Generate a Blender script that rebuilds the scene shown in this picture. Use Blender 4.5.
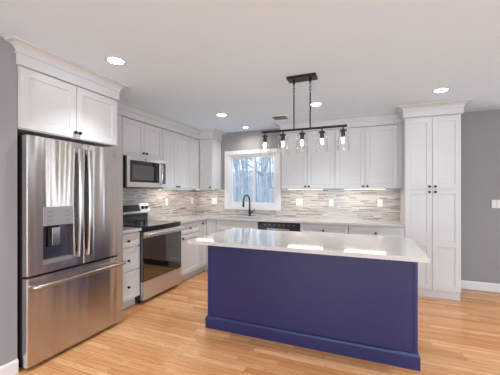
import bpy, bmesh, math, random
from mathutils import Vector, Matrix
random.seed(7)
S = bpy.context.scene
COL = S.collection
for o in list(bpy.data.objects):
    bpy.data.objects.remove(o)

# ------------------------------------------------------------------ camera, world, lights, exposure
cam_d = bpy.data.cameras.new('camera')
cam = bpy.data.objects.new('camera', cam_d)
COL.objects.link(cam)
cam.location = (0, 0, 1.345)
cam.rotation_euler = (math.radians(90), 0, math.radians(22.267))
cam_d.sensor_width = 36
cam_d.lens = 290.8 / 500 * 36
cam_d.shift_y = 4.2 / 500
cam_d.clip_start = 0.05
S.camera = cam

S.view_settings.view_transform = 'Standard'
S.view_settings.look = 'None'
S.view_settings.exposure = 1.02
S.view_settings.gamma = 1.0
S.view_settings.use_curve_mapping = False

world = bpy.data.worlds.new('world')
S.world = world
world.use_nodes = True
bg = world.node_tree.nodes['Background']
bg.inputs['Color'].default_value = (0.56, 0.75, 1.0, 1)
bg.inputs['Strength'].default_value = 1.22

def area_light(name, loc, rot, sx, sy, power, color):
    d = bpy.data.lights.new(name, 'AREA')
    d.shape = 'RECTANGLE'; d.size = sx; d.size_y = sy; d.energy = power; d.color = color
    o = bpy.data.objects.new(name, d); COL.objects.link(o)
    o.location = loc; o.rotation_euler = rot
    return o
R90 = math.pi / 2
# added daylight lamps in the unseen, added windows behind and beside the camera
area_light('added_daylight_rear', (-1.0, -3.17, 1.35), (R90, 0, 0), 1.7, 1.5, 36, (0.84, 0.94, 1.0))
area_light('added_daylight_rear', (2.0, -3.17, 1.35), (R90, 0, 0), 1.7, 1.5, 36, (0.84, 0.94, 1.0))
area_light('added_daylight_side', (4.17, 0.4, 1.35), (R90, 0, R90), 2.3, 1.5, 30, (0.84, 0.94, 1.0))

for lx in (2.12, 2.54):  # lamps added in the glazed door to draw bright streaks on the refrigerator steel
    area_light('patio_streak_lamp', (lx, 4.97, 1.05), (R90, 0, math.pi), 0.28, 1.8, 3.6, (0.95, 0.97, 1.0))

# ------------------------------------------------------------------ constants
XW, YB, ZC = -3.15, 4.874, 2.447       # left wall, back wall, ceiling
FL, FB = -2.53, 4.24                  # faces of the base cabinets (left run, back run)
UL, UB = -2.84, 4.52                   # faces of the wall cabinets
ZT = 0.914                             # worktop height

# ------------------------------------------------------------------ materials
def lin(c):
    return tuple(((v / 255) / 12.92 if v / 255 <= 0.04045 else ((v / 255 + 0.055) / 1.055) ** 2.4) for v in c) + (1,)

def new_mat(name):
    m = bpy.data.materials.new(name); m.use_nodes = True
    nt = m.node_tree
    return m, nt, nt.nodes['Principled BSDF']

def mat(name, rgb, rough=0.5, metal=0.0, spec=0.5, bump=0.0, bscale=200, vary=0.0, coat=0.0):
    m, nt, b = new_mat(name)
    b.inputs['Base Color'].default_value = lin(rgb)
    b.inputs['Roughness'].default_value = rough
    b.inputs['Metallic'].default_value = metal
    b.inputs['Specular IOR Level'].default_value = spec
    b.inputs['Coat Weight'].default_value = coat
    geo = nt.nodes.new('ShaderNodeNewGeometry')
    no = nt.nodes.new('ShaderNodeTexNoise'); no.inputs['Scale'].default_value = bscale
    nt.links.new(geo.outputs['Position'], no.inputs['Vector'])
    if vary:
        hs = nt.nodes.new('ShaderNodeMix'); hs.data_type = 'RGBA'
        c = lin(rgb)
        hs.inputs['A'].default_value = tuple(v * (1 - vary) for v in c[:3]) + (1,)
        hs.inputs['B'].default_value = tuple(min(1, v * (1 + vary)) for v in c[:3]) + (1,)
        nt.links.new(no.outputs['Fac'], hs.inputs['Factor'])
        nt.links.new(hs.outputs['Result'], b.inputs['Base Color'])
    if bump:
        bp = nt.nodes.new('ShaderNodeBump'); bp.inputs['Strength'].default_value = bump
        bp.inputs['Distance'].default_value = 0.002
        nt.links.new(no.outputs['Fac'], bp.inputs['Height'])
        nt.links.new(bp.outputs['Normal'], b.inputs['Normal'])
    return m

def emit(name, rgb, strength):
    m, nt, b = new_mat(name)
    b.inputs['Base Color'].default_value = lin(rgb)
    b.inputs['Emission Color'].default_value = lin(rgb)
    b.inputs['Emission Strength'].default_value = strength
    return m

def clear_glass(name, tint=(1, 1, 1), ior=1.45, bump=0.0, rough=0.0, refl=1.0):
    m, nt, b = new_mat(name)
    nt.nodes.remove(b)
    out = nt.nodes['Material Output']
    tr = nt.nodes.new('ShaderNodeBsdfTransparent'); tr.inputs['Color'].default_value = tint + (1,)
    gl = nt.nodes.new('ShaderNodeBsdfGlossy'); gl.inputs['Roughness'].default_value = rough
    fr = nt.nodes.new('ShaderNodeLayerWeight'); fr.inputs['Blend'].default_value = 0.5
    edge = math_node(nt, 'POWER', fr.outputs['Facing'], vb=3.0)
    edge = math_node(nt, 'ADD', math_node(nt, 'MULTIPLY', edge, vb=ior - 1), vb=0.04)
    mx = nt.nodes.new('ShaderNodeMixShader')
    nt.links.new(math_node(nt, 'MULTIPLY', edge, vb=refl), mx.inputs[0]); nt.links.new(tr.outputs[0], mx.inputs[1])
    nt.links.new(gl.outputs[0], mx.inputs[2]); nt.links.new(mx.outputs[0], out.inputs[0])
    if bump:
        geo = nt.nodes.new('ShaderNodeNewGeometry')
        no = nt.nodes.new('ShaderNodeTexVoronoi'); no.inputs['Scale'].default_value = 90
        bp = nt.nodes.new('ShaderNodeBump'); bp.inputs['Strength'].default_value = bump
        bp.inputs['Distance'].default_value = 0.004
        nt.links.new(geo.outputs['Position'], no.inputs['Vector'])
        nt.links.new(no.outputs['Distance'], bp.inputs['Height'])
        nt.links.new(bp.outputs['Normal'], fr.inputs['Normal']); nt.links.new(bp.outputs['Normal'], gl.inputs['Normal'])
    return m

def steel(name, rgb, rough, wave=0.25, aniso=0.0):
    m, nt, b = new_mat(name)
    b.inputs['Base Color'].default_value = lin(rgb)
    b.inputs['Metallic'].default_value = 1
    b.inputs['Roughness'].default_value = rough
    if aniso:                       # horizontal brushing: reflections are drawn out vertically
        b.inputs['Anisotropic'].default_value = aniso
        tv = nt.nodes.new('ShaderNodeCombineXYZ'); tv.inputs[2].default_value = 1
        nt.links.new(tv.outputs[0], b.inputs['Tangent'])
    geo = nt.nodes.new('ShaderNodeNewGeometry')
    mp = nt.nodes.new('ShaderNodeMapping'); mp.inputs['Scale'].default_value = (4, 6.5, 0.35)
    no = nt.nodes.new('ShaderNodeTexNoise'); no.inputs['Scale'].default_value = 1.6; no.inputs['Detail'].default_value = 1.0
    bp = nt.nodes.new('ShaderNodeBump'); bp.inputs['Strength'].default_value = wave; bp.inputs['Distance'].default_value = 0.02
    nt.links.new(geo.outputs['Position'], mp.inputs['Vector']); nt.links.new(mp.outputs[0], no.inputs['Vector'])
    nt.links.new(no.outputs['Fac'], bp.inputs['Height']); nt.links.new(bp.outputs['Normal'], b.inputs['Normal'])
    return m

def math_node(nt, op, a=None, b=None, va=None, vb=None):
    n = nt.nodes.new('ShaderNodeMath'); n.operation = op
    if a is not None: nt.links.new(a, n.inputs[0])
    elif va is not None: n.inputs[0].default_value = va
    if b is not None: nt.links.new(b, n.inputs[1])
    elif vb is not None: n.inputs[1].default_value = vb
    return n.outputs[0]

def ramp(nt, fac, stops, interp='LINEAR'):
    r = nt.nodes.new('ShaderNodeValToRGB'); r.color_ramp.interpolation = interp
    e = r.color_ramp.elements
    while len(e) < len(stops): e.new(0.5)
    for el, (p, c) in zip(e, stops):
        el.position = p; el.color = lin(c)
    nt.links.new(fac, r.inputs[0])
    return r.outputs[0]

def strips(nt, u, v, row_h, length, jitter=1.0):
    """random-length strips along u in rows of v: returns (random per strip, edge mask)"""
    rowf = math_node(nt, 'DIVIDE', v, vb=row_h)
    row = math_node(nt, 'FLOOR', rowf)
    w1 = nt.nodes.new('ShaderNodeTexWhiteNoise'); w1.noise_dimensions = '1D'
    nt.links.new(row, w1.inputs['W'])
    sh = math_node(nt, 'MULTIPLY', w1.outputs['Value'], vb=7.31)
    uu = math_node(nt, 'ADD', math_node(nt, 'DIVIDE', u, vb=length), sh)
    # warp so that neighbouring strips differ in length
    sn = math_node(nt, 'SINE', math_node(nt, 'MULTIPLY', uu, vb=2.2))
    uu = math_node(nt, 'ADD', uu, math_node(nt, 'MULTIPLY', sn, vb=0.3 * jitter))
    cell = math_node(nt, 'FLOOR', uu)
    cx = nt.nodes.new('ShaderNodeCombineXYZ')
    nt.links.new(cell, cx.inputs[0]); nt.links.new(row, cx.inputs[1])
    w2 = nt.nodes.new('ShaderNodeTexWhiteNoise'); w2.noise_dimensions = '2D'
    nt.links.new(cx.outputs[0], w2.inputs['Vector'])
    fv = math_node(nt, 'FRACT', rowf); fu = math_node(nt, 'FRACT', uu)
    ev = math_node(nt, 'MINIMUM', fv, math_node(nt, 'SUBTRACT', None, fv, va=1.0))
    eu = math_node(nt, 'MINIMUM', fu, math_node(nt, 'SUBTRACT', None, fu, va=1.0))
    ev = math_node(nt, 'MULTIPLY', ev, vb=row_h); eu = math_node(nt, 'MULTIPLY', eu, vb=length)
    return w2.outputs['Value'], math_node(nt, 'MINIMUM', ev, eu)

def mixc(nt, fac, a, b, blend='MIX'):
    n = nt.nodes.new('ShaderNodeMix'); n.data_type = 'RGBA'; n.blend_type = blend
    for key, val in (('Factor', fac), ('A', a), ('B', b)):
        if hasattr(val, 'is_linked'): nt.links.new(val, n.inputs[key])
        else: n.inputs[key].default_value = val
    return n.outputs['Result']

def oak_floor():
    m, nt, b = new_mat('oak_strip_floor')
    geo = nt.nodes.new('ShaderNodeNewGeometry')
    sp = nt.nodes.new('ShaderNodeSeparateXYZ'); nt.links.new(geo.outputs['Position'], sp.inputs[0])
    rnd, edge = strips(nt, sp.outputs[0], sp.outputs[1], 0.057, 0.85)
    base = ramp(nt, rnd, [(0.0, (199, 138, 88)), (0.3, (210, 150, 100)), (0.65, (218, 161, 111)), (1.0, (227, 175, 126))])
    # grain: stretched noise, a different slice for each board
    cb = nt.nodes.new('ShaderNodeCombineXYZ')
    nt.links.new(math_node(nt, 'MULTIPLY', sp.outputs[0], vb=1.6), cb.inputs[0])
    nt.links.new(math_node(nt, 'MULTIPLY', sp.outputs[1], vb=26.0), cb.inputs[1])
    nt.links.new(math_node(nt, 'MULTIPLY', rnd, vb=40.0), cb.inputs[2])
    n1 = nt.nodes.new('ShaderNodeTexNoise'); n1.inputs['Scale'].default_value = 1.3; n1.inputs['Detail'].default_value = 4
    n1.inputs['Distortion'].default_value = 0.8
    nt.links.new(cb.outputs[0], n1.inputs['Vector'])
    rings = math_node(nt, 'SINE', math_node(nt, 'MULTIPLY', n1.outputs['Fac'], vb=34.0))
    rings = math_node(nt, 'MULTIPLY_ADD', rings, vb=0.5); rings.node.inputs[2].default_value = 0.5
    rings = math_node(nt, 'POWER', rings, vb=3.0)
    col = mixc(nt, math_node(nt, 'MULTIPLY', rings, vb=0.38), base, lin((156, 98, 54)))
    col2 = mixc(nt, math_node(nt, 'LESS_THAN', edge, vb=0.0011), col, lin((140, 94, 58)))
    nt.links.new(col2, b.inputs['Base Color'])
    b.inputs['Roughness'].default_value = 0.27
    b.inputs['Specular IOR Level'].default_value = 0.32
    return m

def mosaic():
    m, nt, b = new_mat('linear_mosaic_tile')
    geo = nt.nodes.new('ShaderNodeNewGeometry')
    sp = nt.nodes.new('ShaderNodeSeparateXYZ'); nt.links.new(geo.outputs['Position'], sp.inputs[0])
    u = math_node(nt, 'ADD', sp.outputs[0], sp.outputs[1])
    rnd, edge = strips(nt, u, sp.outputs[2], 0.0165, 0.15)
    col = ramp(nt, rnd, [(0.0, (122, 118, 120)), (0.08, (152, 147, 146)), (0.22, (180, 173, 167)), (0.5, (197, 188, 181)),
                         (0.75, (208, 199, 191)), (1.0, (220, 213, 206))])
    n1 = nt.nodes.new('ShaderNodeTexNoise'); n1.inputs['Scale'].default_value = 38
    nt.links.new(geo.outputs['Position'], n1.inputs['Vector'])
    col = mixc(nt, math_node(nt, 'MULTIPLY', n1.outputs['Fac'], vb=0.25), col, lin((170, 164, 160)))
    col = mixc(nt, math_node(nt, 'LESS_THAN', edge, vb=0.0009), col, lin((196, 190, 186)))
    nt.links.new(col, b.inputs['Base Color'])
    b.inputs['Roughness'].default_value = 0.25
    return m

def quartz():
    m, nt, b = new_mat('white_quartz')
    geo = nt.nodes.new('ShaderNodeNewGeometry')
    n1 = nt.nodes.new('ShaderNodeTexNoise'); n1.inputs['Scale'].default_value = 120; n1.inputs['Detail'].default_value = 3
    nt.links.new(geo.outputs['Position'], n1.inputs['Vector'])
    nt.links.new(ramp(nt, n1.outputs['Fac'], [(0.3, (188, 184, 181)), (0.5, (200, 196, 192)), (0.7, (208, 205, 202))]), b.inputs['Base Color'])
    b.inputs['Roughness'].default_value = 0.075
    return m

M = {}
M['white'] = mat('white_cabinet_paint', (217, 215, 214), 0.36, bump=0.02, bscale=300)
M['trim'] = mat('white_trim_paint', (232, 230, 230), 0.4)
M['crown'] = mat('white_moulding_paint', (213, 214, 217), 0.45)
M['ceiling'] = mat('ceiling_paint', (224, 240, 253), 0.9, spec=0.2)
M['wall'] = mat('grey_wall_paint', (155, 152, 154), 0.85, spec=0.25, bump=0.05, bscale=400)
M['navy'] = mat('navy_cabinet_paint', (38, 40, 90), 0.42, bump=0.02, bscale=300)
M['black'] = mat('matte_black_metal', (22, 21, 23), 0.38, metal=0.3)
M['bronze'] = mat('dark_bronze_metal', (38, 34, 35), 0.4, metal=0.5)
M['dark'] = mat('dark_grey_case', (40, 40, 42), 0.5)
M['plastic_black'] = mat('black_plastic', (14, 14, 15), 0.5)  # plain black plastic of the grille, paddle and range feet
M['grey'] = mat('grey_plastic', (120, 119, 122), 0.4)
M['dispenser'] = mat('grey_dispenser_panel', (150, 146, 146), 0.3, metal=0.3)
M['recess'] = mat('dark_dispenser_recess', (84, 84, 96), 0.25, metal=0.6)
M['white_plastic'] = mat('white_plastic', (238, 236, 234), 0.35)
M['slot'] = mat('outlet_slot_grey', (120, 118, 118), 0.5)
M['steel'] = steel('stainless_steel', (206, 201, 198), 0.24, 0.36, 0.97)
M['steel_plain'] = steel('brushed_stainless_steel', (220, 216, 214), 0.34, 0.03, 0.9)
M['handle'] = steel('satin_steel_handle', (176, 172, 170), 0.24, 0.0)
M['chrome'] = steel('polished_steel', (214, 212, 212), 0.10, 0.0)
M['black_glass'] = mat('black_glass', (10, 10, 11), 0.04, coat=0.5)
M['screen'] = mat('microwave_window_mesh', (96, 94, 94), 0.12)
M['display'] = mat('dark_display', (58, 58, 62), 0.12)
M['floor'] = oak_floor()
M['tile'] = mosaic()
M['quartz'] = quartz()
M['pane'] = clear_glass('window_pane_glass', (0.98, 0.99, 1.0), 1.3)
M['shade'] = clear_glass('seeded_clear_glass', (0.99, 0.99, 0.99), 1.6, bump=0.4, refl=0.8)
M['lens'] = emit('lit_downlight_lens', (250, 249, 255), 14)
M['bulb'] = clear_glass('clear_bulb_glass', (1.0, 0.99, 0.97), 1.3, refl=0.5)
M['filament'] = emit('lit_filament', (255, 222, 170), 20)
M['oven_glass'] = mat('dark_oven_glass', (12, 11, 11), 0.03)
M['oven_glass'].node_tree.nodes['Principled BSDF'].inputs['IOR'].default_value = 2.4
M['led'] = emit('lit_under_cabinet_led', (255, 240, 226), 1.6)
M['bark'] = mat('grey_bark', (178, 173, 170), 0.9, bscale=6, vary=0.45)
M['ground'] = mat('leaf_litter', (172, 166, 160), 0.95, bscale=3, vary=0.35)

# ------------------------------------------------------------------ mesh helpers
WLOC = {}

class MB:
    def __init__(self): self.bm = bmesh.new()
    def face(self, pts):
        try: return self.bm.faces.new([self.bm.verts.new(p) for p in pts])
        except ValueError: return None
    def box(self, x0, x1, y0, y1, z0, z1):
        v = [self.bm.verts.new((x, y, z)) for x in (x0, x1) for y in (y0, y1) for z in (z0, z1)]
        for f in ((0, 1, 3, 2), (4, 6, 7, 5), (0, 4, 5, 1), (2, 3, 7, 6), (0, 2, 6, 4), (1, 5, 7, 3)):
            self.bm.faces.new([v[i] for i in f])
        return self
    def tube(self, pts, r, seg=10, cap=True):
        """round bar through points; r a number or one per point"""
        pts = [Vector(p) for p in pts]
        rr = r if isinstance(r, (list, tuple)) else [r] * len(pts)
        prev = None; rings = []
        ref = None
        for i, p in enumerate(pts):
            if i == 0: t = pts[1] - p
            elif i == len(pts) - 1: t = p - pts[i - 1]
            else: t = (pts[i + 1] - p).normalized() + (p - pts[i - 1]).normalized()
            t.normalize()
            if ref is None:
                ref = Vector((1, 0, 0)) if abs(t.x) < 0.9 else Vector((0, 1, 0))
            a = (ref - t * ref.dot(t)).normalized(); ref = a
            b = t.cross(a)
            rings.append([self.bm.verts.new(p + (a * math.cos(k * 2 * math.pi / seg) + b * math.sin(k * 2 * math.pi / seg)) * rr[i]) for k in range(seg)])
        for A, B in zip(rings, rings[1:]):
            for k in range(seg):
                self.bm.faces.new((A[k], A[(k + 1) % seg], B[(k + 1) % seg], B[k]))
        if cap:
            self.bm.faces.new(rings[0]); self.bm.faces.new(rings[-1])
        return self
    def lathe(self, prof, origin, axis=(0, 0, 1), seg=20, closed=False):
        """prof: (radius, distance along axis); a radius of 0 makes a pole; closed joins last to first"""
        ax = Vector(axis).normalized(); o = Vector(origin)
        ref = Vector((1, 0, 0)) if abs(ax.x) < 0.9 else Vector((0, 1, 0))
        a = (ref - ax * ref.dot(ax)).normalized(); b = ax.cross(a)
        rings = []
        for r, h in prof:
            if r < 1e-6: rings.append([self.bm.verts.new(o + ax * h)])
            else: rings.append([self.bm.verts.new(o + ax * h + (a * math.cos(k * 2 * math.pi / seg) + b * math.sin(k * 2 * math.pi / seg)) * r) for k in range(seg)])
        pairs = list(zip(rings, rings[1:]))
        if closed: pairs.append((rings[-1], rings[0]))
        for A, B in pairs:
            for k in range(seg):
                k2 = (k + 1) % seg
                if len(A) == 1 and len(B) == 1: continue
                if len(A) == 1: self.bm.faces.new((A[0], B[k], B[k2]))
                elif len(B) == 1: self.bm.faces.new((A[k], A[k2], B[0]))
                else: self.bm.faces.new((A[k], A[k2], B[k2], B[k]))
        if not closed:
            for rg in (rings[0], rings[-1]):
                if len(rg) > 1: self.bm.faces.new(rg)
        return self
    def cells(self, us, vs, keep, w0, w1, axes='xyz'):
        """solid slab made of the kept cells of a grid; axes order gives (u, v, w)"""
        idx = {'x': 0, 'y': 1, 'z': 2}; vm = {}
        def vert(i, j, w):
            k = (i, j, w)
            if k not in vm:
                p = [0, 0, 0]
                p[idx[axes[0]]] = us[i]; p[idx[axes[1]]] = vs[j]; p[idx[axes[2]]] = (w0, w1)[w]
                vm[k] = self.bm.verts.new(p)
            return vm[k]
        nu, nv = len(us) - 1, len(vs) - 1
        K = lambda i, j: 0 <= i < nu and 0 <= j < nv and keep((us[i] + us[i + 1]) / 2, (vs[j] + vs[j + 1]) / 2)
        for i in range(nu):
            for j in range(nv):
                if not K(i, j): continue
                for w in (0, 1):
                    self.bm.faces.new([vert(*t, w) for t in ((i, j), (i + 1, j), (i + 1, j + 1), (i, j + 1))])
                for (di, dj, A, B) in ((-1, 0, (i, j), (i, j + 1)), (1, 0, (i + 1, j), (i + 1, j + 1)), (0, -1, (i, j), (i + 1, j)), (0, 1, (i, j + 1), (i + 1, j + 1))):
                    if not K(i + di, j + dj):
                        self.bm.faces.new((vert(*A, 0), vert(*B, 0), vert(*B, 1), vert(*A, 1)))
        return self
    def sweep(self, path, prof):
        """profile (out, z) along a plan polyline, out is to the right of travel, mitred corners"""
        P = [Vector((p[0], p[1])) for p in path]; rings = []
        for i, p in enumerate(P):
            dirs = []
            if i > 0: dirs.append((p - P[i - 1]).normalized())
            if i < len(P) - 1: dirs.append((P[i + 1] - p).normalized())
            ns = [Vector((d.y, -d.x)) for d in dirs]
            n = ns[0] if len(ns) == 1 else (ns[0] + ns[1]) / (1 + ns[0].dot(ns[1]))
            rings.append([self.bm.verts.new((p.x + n.x * o, p.y + n.y * o, z)) for o, z in prof])
        k = len(prof)
        for A, B in zip(rings, rings[1:]):
            for j in range(k):
                self.bm.faces.new((A[j], A[(j + 1) % k], B[(j + 1) % k], B[j]))
        self.bm.faces.new(rings[0]); self.bm.faces.new(rings[-1])
        return self
    def build(self, name, material, parent=None, smooth=False, bevel=0.0, bseg=2, angle=40):
        bmesh.ops.recalc_face_normals(self.bm, faces=self.bm.faces[:])
        me = bpy.data.meshes.new(name)
        xs = [v.co for v in self.bm.verts]
        lo = Vector((min(v.x for v in xs), min(v.y for v in xs), min(v.z for v in xs)))
        hi = Vector((max(v.x for v in xs), max(v.y for v in xs), max(v.z for v in xs)))
        org = Vector(((lo.x + hi.x) / 2, (lo.y + hi.y) / 2, lo.z))
        for v in self.bm.verts: v.co -= org
        if smooth:
            for f in self.bm.faces: f.smooth = True
            for e in self.bm.edges:
                if len(e.link_faces) == 2 and e.calc_face_angle(0) > math.radians(angle): e.smooth = False
        self.bm.to_mesh(me); self.bm.free()
        me.materials.append(material)
        o = bpy.data.objects.new(name, me); COL.objects.link(o)
        if parent is not None:
            o.parent = parent; o.location = org - WLOC[parent]
        else: o.location = org
        WLOC[o] = org
        if bevel:
            md = o.modifiers.new('bevel', 'BEVEL'); md.width = bevel; md.segments = bseg; md.limit_method = 'ANGLE'
        return o

def tag(o, label, cat, group=None):
    o['label'] = label; o['category'] = cat
    if group: o['group'] = group
    return o
def thing(name, loc, label, cat, group=None):
    o = bpy.data.objects.new(name, None); COL.objects.link(o)
    o.empty_display_size = 0.1; o.location = loc; WLOC[o] = Vector(loc)
    return tag(o, label, cat, group)
def struct(o):
    o['kind'] = 'structure'; return o
def box(x0, x1, y0, y1, z0, z1): return MB().box(x0, x1, y0, y1, z0, z1)

class Face:
    """a vertical front: 'L' faces +X on the left run, 'B' faces -Y on the back run"""
    def __init__(self, kind, plane): self.k = kind; self.p = plane
    def pt(self, a, z, out): return (self.p + out, a, z) if self.k == 'L' else (a, self.p - out, z)
    def dir(self): return (1, 0, 0) if self.k == 'L' else (0, -1, 0)
    def box(self, a0, a1, z0, z1, o0, o1, mb=None):
        mb = mb or MB()
        p, q = self.pt(a0, z0, o0), self.pt(a1, z1, o1)
        return mb.box(min(p[0], q[0]), max(p[0], q[0]), min(p[1], q[1]), max(p[1], q[1]), z0, z1)

def shaker(face, a0, a1, z0, z1, panels=None, rail=0.058, th=0.019, dep=0.010):
    """front of a door or drawer with recessed panels, its outer face at out=0"""
    mb = MB(); pt = face.pt; bm = mb.bm
    if panels is None: panels = [(z0 + rail, z1 - rail)]
    b0, b1 = a0 + rail, a1 - rail
    def q(c): mb.face([pt(*p) for p in c])
    q([(a0, z0, 0), (b0, z0, 0), (b0, z1, 0), (a0, z1, 0)])
    q([(b1, z0, 0), (a1, z0, 0), (a1, z1, 0), (b1, z1, 0)])
    zs = [z0] + [v for p in panels for v in p] + [z1]
    for i in range(0, len(zs), 2): q([(b0, zs[i], 0), (b1, zs[i], 0), (b1, zs[i + 1], 0), (b0, zs[i + 1], 0)])
    s = 0.004
    for p0, p1 in panels:
        O = [(b0, p0), (b1, p0), (b1, p1), (b0, p1)]
        I = [(b0 + s, p0 + s), (b1 - s, p0 + s), (b1 - s, p1 - s), (b0 + s, p1 - s)]
        for k in range(4):
            k2 = (k + 1) % 4
            q([(*O[k], 0), (*O[k2], 0), (*I[k2], -dep), (*I[k], -dep)])
        q([(*c, -dep) for c in I])
    C = [(a0, z0), (a1, z0), (a1, z1), (a0, z1)]
    for k in range(4):
        k2 = (k + 1) % 4
        q([(*C[k], 0), (*C[k], -th), (*C[k2], -th), (*C[k2], 0)])
    q([(*c, -th) for c in C])
    bmesh.ops.remove_doubles(bm, verts=bm.verts[:], dist=1e-5)
    return mb

def knob(parent, face, a, z):
    return MB().lathe([(0.009, 0), (0.009, 0.003), (0.006, 0.005), (0.006, 0.014), (0.0145, 0.017), (0.0155, 0.022), (0.0125, 0.028), (0, 0.029)],
                      face.pt(a, z, 0), face.dir(), 14).build('knob', M['black'], parent, smooth=True)

def door(parent, face, a0, a1, z0, z1, knob_at=None, panels=None, name='door', rail=0.058):
    g = 0.0028
    d = shaker(face, a0 + g, a1 - g, z0 + g, z1 - g, panels, rail).build(name, M['white'], parent)
    if knob_at: knob(d, face, *knob_at)
    return d

# ------------------------------------------------------------------ room shell
struct(box(-3.4, 4.4, -3.4, 5.1, -0.06, 0).build('floor', M['floor']))
struct(box(-3.4, 4.4, -3.4, 5.1, ZC, ZC + 0.1).build('ceiling', M['ceiling']))
WX0, WX1, WZ0, WZ1 = -2.435, -1.482, 1.088, 2.03          # window opening over the sink
DX0, DX1, DZ1 = 1.88, 2.78, 2.06                           # added glazed door, out of view further right on the same wall
struct(MB().cells([-3.4, WX0, WX1, DX0, DX1, 4.4], [0, WZ0, WZ1, DZ1, ZC],
                  lambda x, z: not (WX0 < x < WX1 and WZ0 < z < WZ1) and not (DX0 < x < DX1 and z < DZ1),
                  YB, YB + 0.16, 'xzy').build('wall_back', M['wall']))
struct(MB().cells([-3.4, XW, -2.42], [-3.25, 1.345, YB], lambda x, y: x < XW or y < 1.345, 0, ZC, 'xyz').build('wall_left', M['wall']))
rear_open = [(-1.85, -0.15), (1.15, 2.85)]
struct(MB().cells([-2.42, -1.85, -0.15, 1.15, 2.85, 4.2], [0, 0.6, 2.1, ZC],
                  lambda x, z: not (0.6 < z < 2.1 and any(a < x < b for a, b in rear_open)), -3.25, -3.1, 'xzy').build('wall_rear', M['wall']))
struct(MB().cells([-3.25, -0.75, 1.55, YB], [0, 0.6, 2.1, ZC], lambda y, z: not (0.6 < z < 2.1 and -0.75 < y < 1.55), 4.1, 4.25, 'yzx').build('wall_right', M['wall']))

# baseboards
struct(MB().sweep([(1.05, YB - 0.001), (DX0 - 0.09, YB - 0.001)], [(0, 0), (0.015, 0), (0.015, 0.095), (0.008, 0.112), (0, 0.112)]).build('baseboard_back', M['trim']))
struct(MB().sweep([(-2.419, -3.09), (-2.419, 1.344), ], [(0, 0), (0.015, 0), (0.015, 0.09), (0.008, 0.106), (0, 0.106)]).build('baseboard_left', M['trim']))
struct(MB().sweep([(4.09, YB - 0.02), (4.09, -3.08)], [(0, 0), (0.015, 0), (0.015, 0.095), (0.008, 0.112), (0, 0.112)]).build('baseboard_right', M['trim']))

# ------------------------------------------------------------------ window over the sink
def ring(mb, x0, x1, z0, z1, w, y0, y1):
    return mb.cells([x0, x0 + w, x1 - w, x1], [z0, z0 + w, z1 - w, z1], lambda x, z: not (x0 + w < x < x1 - w and z0 + w < z < z1 - w), y0, y1, 'xzy')
win = bpy.data.objects.new('window_1', None); COL.objects.link(win); win.location = ((WX0 + WX1) / 2, YB, WZ0)
WLOC[win] = win.location.copy(); win['kind'] = 'structure'
ring(MB(), -2.503, -1.414, 1.018, 2.098, 0.07, YB - 0.022, YB).build('window_casing', M['trim'], win, bevel=0.003)
fr = MB()
ring(fr, WX0, WX1, WZ0, WZ1, 0.028, YB - 0.004, YB + 0.09)
fr.build('window_frame', M['trim'], win)
xm = -1.937
for (a, b, y) in ((WX0 + 0.028, xm + 0.02, YB + 0.045), (xm - 0.02, WX1 - 0.028, YB + 0.015)):
    sm = MB(); ring(sm, a, b, WZ0 + 0.028, WZ1 - 0.028, 0.04 if False else 0.038, y, y + 0.028)
    s = sm.build('window_sash', M['trim'], win)
    box(a + 0.034, b - 0.034, y + 0.011, y + 0.016, WZ0 + 0.062, WZ1 - 0.062).build('window_pane', M['pane'], s)

# unseen windows and glazed door, added for daylight and refrigerator reflections
def added_window(name, mk):
    o = bpy.data.objects.new(name, None); COL.objects.link(o); o['kind'] = 'structure'
    WLOC[o] = Vector((0, 0, 0)); mk(o); return o
def rear_win(o):
    a, b = o_rng
    ring(MB(), a, b, 0.6, 2.1, 0.06, -3.24, -3.2).build('window_frame', M['trim'], o)
    box(a + 0.055, b - 0.055, -3.225, -3.22, 0.655, 2.045).build('window_pane', M['pane'], o)
    ring(MB(), a - 0.08, b + 0.08, 0.52, 2.18, 0.08, -3.1, -3.08).build('window_casing', M['trim'], o)
for i, o_rng in enumerate(rear_open): added_window('window_%d' % (i + 2), rear_win)
def side_win(o):
    MB().cells([-0.75, -0.69, 0.37, 0.43, 1.49, 1.55], [0.6, 0.66, 2.04, 2.1], lambda y, z: not (0.66 < z < 2.04 and (-0.69 < y < 0.37 or 0.43 < y < 1.49)), 4.2, 4.24, 'yzx').build('window_frame', M['trim'], o)
    box(4.22, 4.225, -0.69, 1.49, 0.66, 2.04).build('window_pane', M['pane'], o)
    MB().cells([-0.83, -0.75, 1.55, 1.63], [0.52, 0.6, 2.1, 2.18], lambda y, z: not (0.6 < z < 2.1 and -0.75 < y < 1.55), 4.08, 4.1, 'yzx').build('window_casing', M['trim'], o)
added_window('window_4', side_win)
def patio(o):
    MB().cells([DX0, DX0 + 0.09, 2.29, 2.37, DX1 - 0.09, DX1], [0.0, 0.1, DZ1 - 0.08, DZ1],
               lambda x, z: not (0.1 < z < DZ1 - 0.08 and (DX0 + 0.09 < x < 2.29 or 2.37 < x < DX1 - 0.09)), YB + 0.11, YB + 0.15, 'xzy').build('door_frame', M['trim'], o)
    box(DX0 + 0.06, DX1 - 0.06, YB + 0.128, YB + 0.133, 0.09, DZ1 - 0.07).build('door_pane', M['pane'], o)
    MB().cells([DX0 - 0.085, DX0, DX1, DX1 + 0.085], [0, DZ1, DZ1 + 0.085], lambda x, z: not (DX0 < x < DX1 and z < DZ1), YB - 0.02, YB, 'xzy').build('door_casing', M['trim'], o)
added_window('door_1', patio)

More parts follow.
